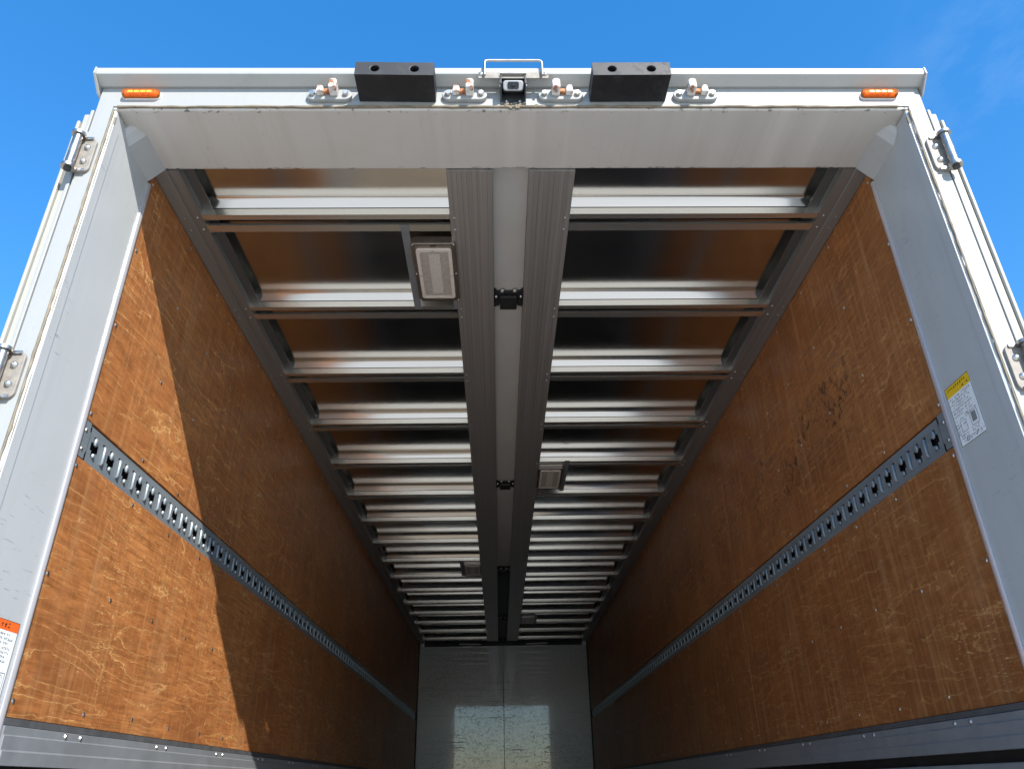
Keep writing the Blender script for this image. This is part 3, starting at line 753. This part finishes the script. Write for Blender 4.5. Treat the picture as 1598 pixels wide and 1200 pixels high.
# ------------------------------------------------------------------ warning labels on the posts
def glyphs(b, u0, u1, v, h, fr, dens=.8, th=.0007):
    """a line of small printed characters, each a few strokes."""
    u = u0
    while u < u1-h*.8:
        if random.random() < dens:
            w = h*.85
            for k in range(random.choice((2, 3, 3, 4))):
                if random.random() < .55:
                    vv = v+h*random.uniform(.05, .95); ua = u+w*random.uniform(0, .25); ub = u+w*random.uniform(.6, 1)
                    b.prism([(ua, vv-th/2), (ub, vv-th/2), (ub, vv+th/2), (ua, vv+th/2)], fr, .0008, .0011)
                else:
                    uu = u+w*random.uniform(.1, .9); va = v+h*random.uniform(0, .3); vb = v+h*random.uniform(.6, 1)
                    b.prism([(uu-th/2, va), (uu+th/2, va), (uu+th/2, vb), (uu-th/2, vb)], fr, .0008, .0011)
        u += h*1.12
def frame_rect(b, u0, u1, v0, v1, fr, th=.0008):
    for q in ((u0, u1, v0, v0+th), (u0, u1, v1-th, v1), (u0, u0+th, v0+th, v1-th), (u1-th, u1, v0+th, v1-th)):
        b.prism([(q[0], q[2]), (q[1], q[2]), (q[1], q[3]), (q[0], q[3])], fr, .0008, .0011)
# right post: u runs inwards from the outer edge; reading direction goes from the lining to the door edge
W_, H_ = .116, .172
frR = lambda u, v, d: (A-.0005-d, .231-u, T-1.021+v)
lab = empty('warning_label', (0, 0, 0), truck)
lab['label'] = 'white safety label with yellow header on the right door post'
def rect(u0, u1, v0, v1, fr, d0, d1): return MB().prism([(u0, v0), (u1, v0), (u1, v1), (u0, v1)], fr, d0, d1)
rect(0, W_, 0, H_, frR, 0, .0006).build('backing', M['white'], lab)
rect(.001, W_-.001, H_-.030, H_-.001, frR, .0006, .0009).build('header_band', M['yellow'], lab)
b = MB(); frR2 = lambda u, v, d: frR(u, v, d+.0003)
glyphs(b, .010, .100, H_-.014, .009, frR2, .95, .0010); glyphs(b, .066, .108, H_-.027, .0095, frR2, .95, .0014)
frame_rect(b, 0, W_, 0, H_, frR, .0012)
for r_ in range(7): glyphs(b, .004+.004*(r_ % 2), .108-random.uniform(0, .02), H_-.040-.0085*r_, .006, frR, .88, .0006)
glyphs(b, .004, .085, .068, .005, frR, .9); glyphs(b, .050, .108, .074, .0045, frR, .8)
frame_rect(b, .022, .048, .034, .064, frR); frame_rect(b, .068, .102, .034, .072, frR)
for r_ in range(3): glyphs(b, .012, .046, .024-.007*r_ if r_ < 2 else .052, .0045, frR, .8)
for r_ in range(2): glyphs(b, .064, .098, .027-.007*r_, .0045, frR, .8)
glyphs(b, .018, .104, .006, .005, frR, .9); glyphs(b, .030, .110, .012, .004, frR, .7)
for r_ in range(4): glyphs(b, .002, .016, .030+.009*r_, .006, frR, .9, .0009)
# cross and ring marks
for sg in (1, -1): b.prism([(.080-.005, .012-sg*.005), (.080-.004, .012-sg*.005-.0005), (.080+.005, .012+sg*.005), (.080+.004, .012+sg*.005+.0005)], frR, .0008, .0012)
ci = [(math.cos(2*math.pi*k/20), math.sin(2*math.pi*k/20)) for k in range(20)]
for k in range(20):
    j = (k+1) % 20
    b.prism([(.034+.005*ci[k][0], .0115+.005*ci[k][1]), (.034+.005*ci[j][0], .0115+.005*ci[j][1]), (.034+.0042*ci[j][0], .0115+.0042*ci[j][1]), (.034+.0042*ci[k][0], .0115+.0042*ci[k][1])], frR, .0008, .0012)
b.build('print', M['ink'], lab)
rect(.074, .094, .042, .068, frR, .0006, .0009).build('load_drawing', M['inkgrey'], lab)
# left post: orange header, white body, only its inner half in view
frL = lambda u, v, d: (-A+.0005+d, .113+u, T-1.62+v)
lab = empty('warning_label', (0, 0, 0), truck)
lab['label'] = 'white safety label with orange header on the left door post'
rect(0, W_, 0, H_, frL, 0, .0006).build('backing', M['white'], lab)
rect(.001, W_-.001, H_-.022, H_-.001, frL, .0006, .0009).build('header_band', M['orange'], lab)
b = MB(); frL2 = lambda u, v, d: frL(u, v, d+.0003)
glyphs(b, .030, .092, H_-.0175, .012, frL2, 1.0, .0017)
frame_rect(b, 0, W_, 0, H_, frL, .0010)
for r_ in range(7): glyphs(b, .006, .112-random.uniform(0, .02), H_-.033-.0095*r_, .0058, frL, .9, .0006)
for r_ in range(3): glyphs(b, .006, .050, .050-.012*r_, .006, frL, .8)
frame_rect(b, .056, .110, .010, .062, frL)
for k in range(14):                                   # hand outline
    a0, a1 = math.radians(-30+k*17), math.radians(-30+(k+1)*17)
    for rr in (.010, .016):
        p = [(.088+rr*math.cos(a), .045+rr*.8*math.sin(a)) for a in (a0, a1)]
        b.prism([p[0], p[1], (p[1][0]*.99+.088*.01, p[1][1]+.0008), (p[0][0]*.99+.088*.01, p[0][1]+.0008)], frL, .0008, .0011)
for k in range(4): b.box(0, 0, 0, 0, 0, 0) if False else b.prism([(.078+k*.006, .028), (.0788+k*.006, .028), (.0788+k*.006, .042), (.078+k*.006, .042)], frL, .0008, .0011)
b.build('print', M['ink'], lab)
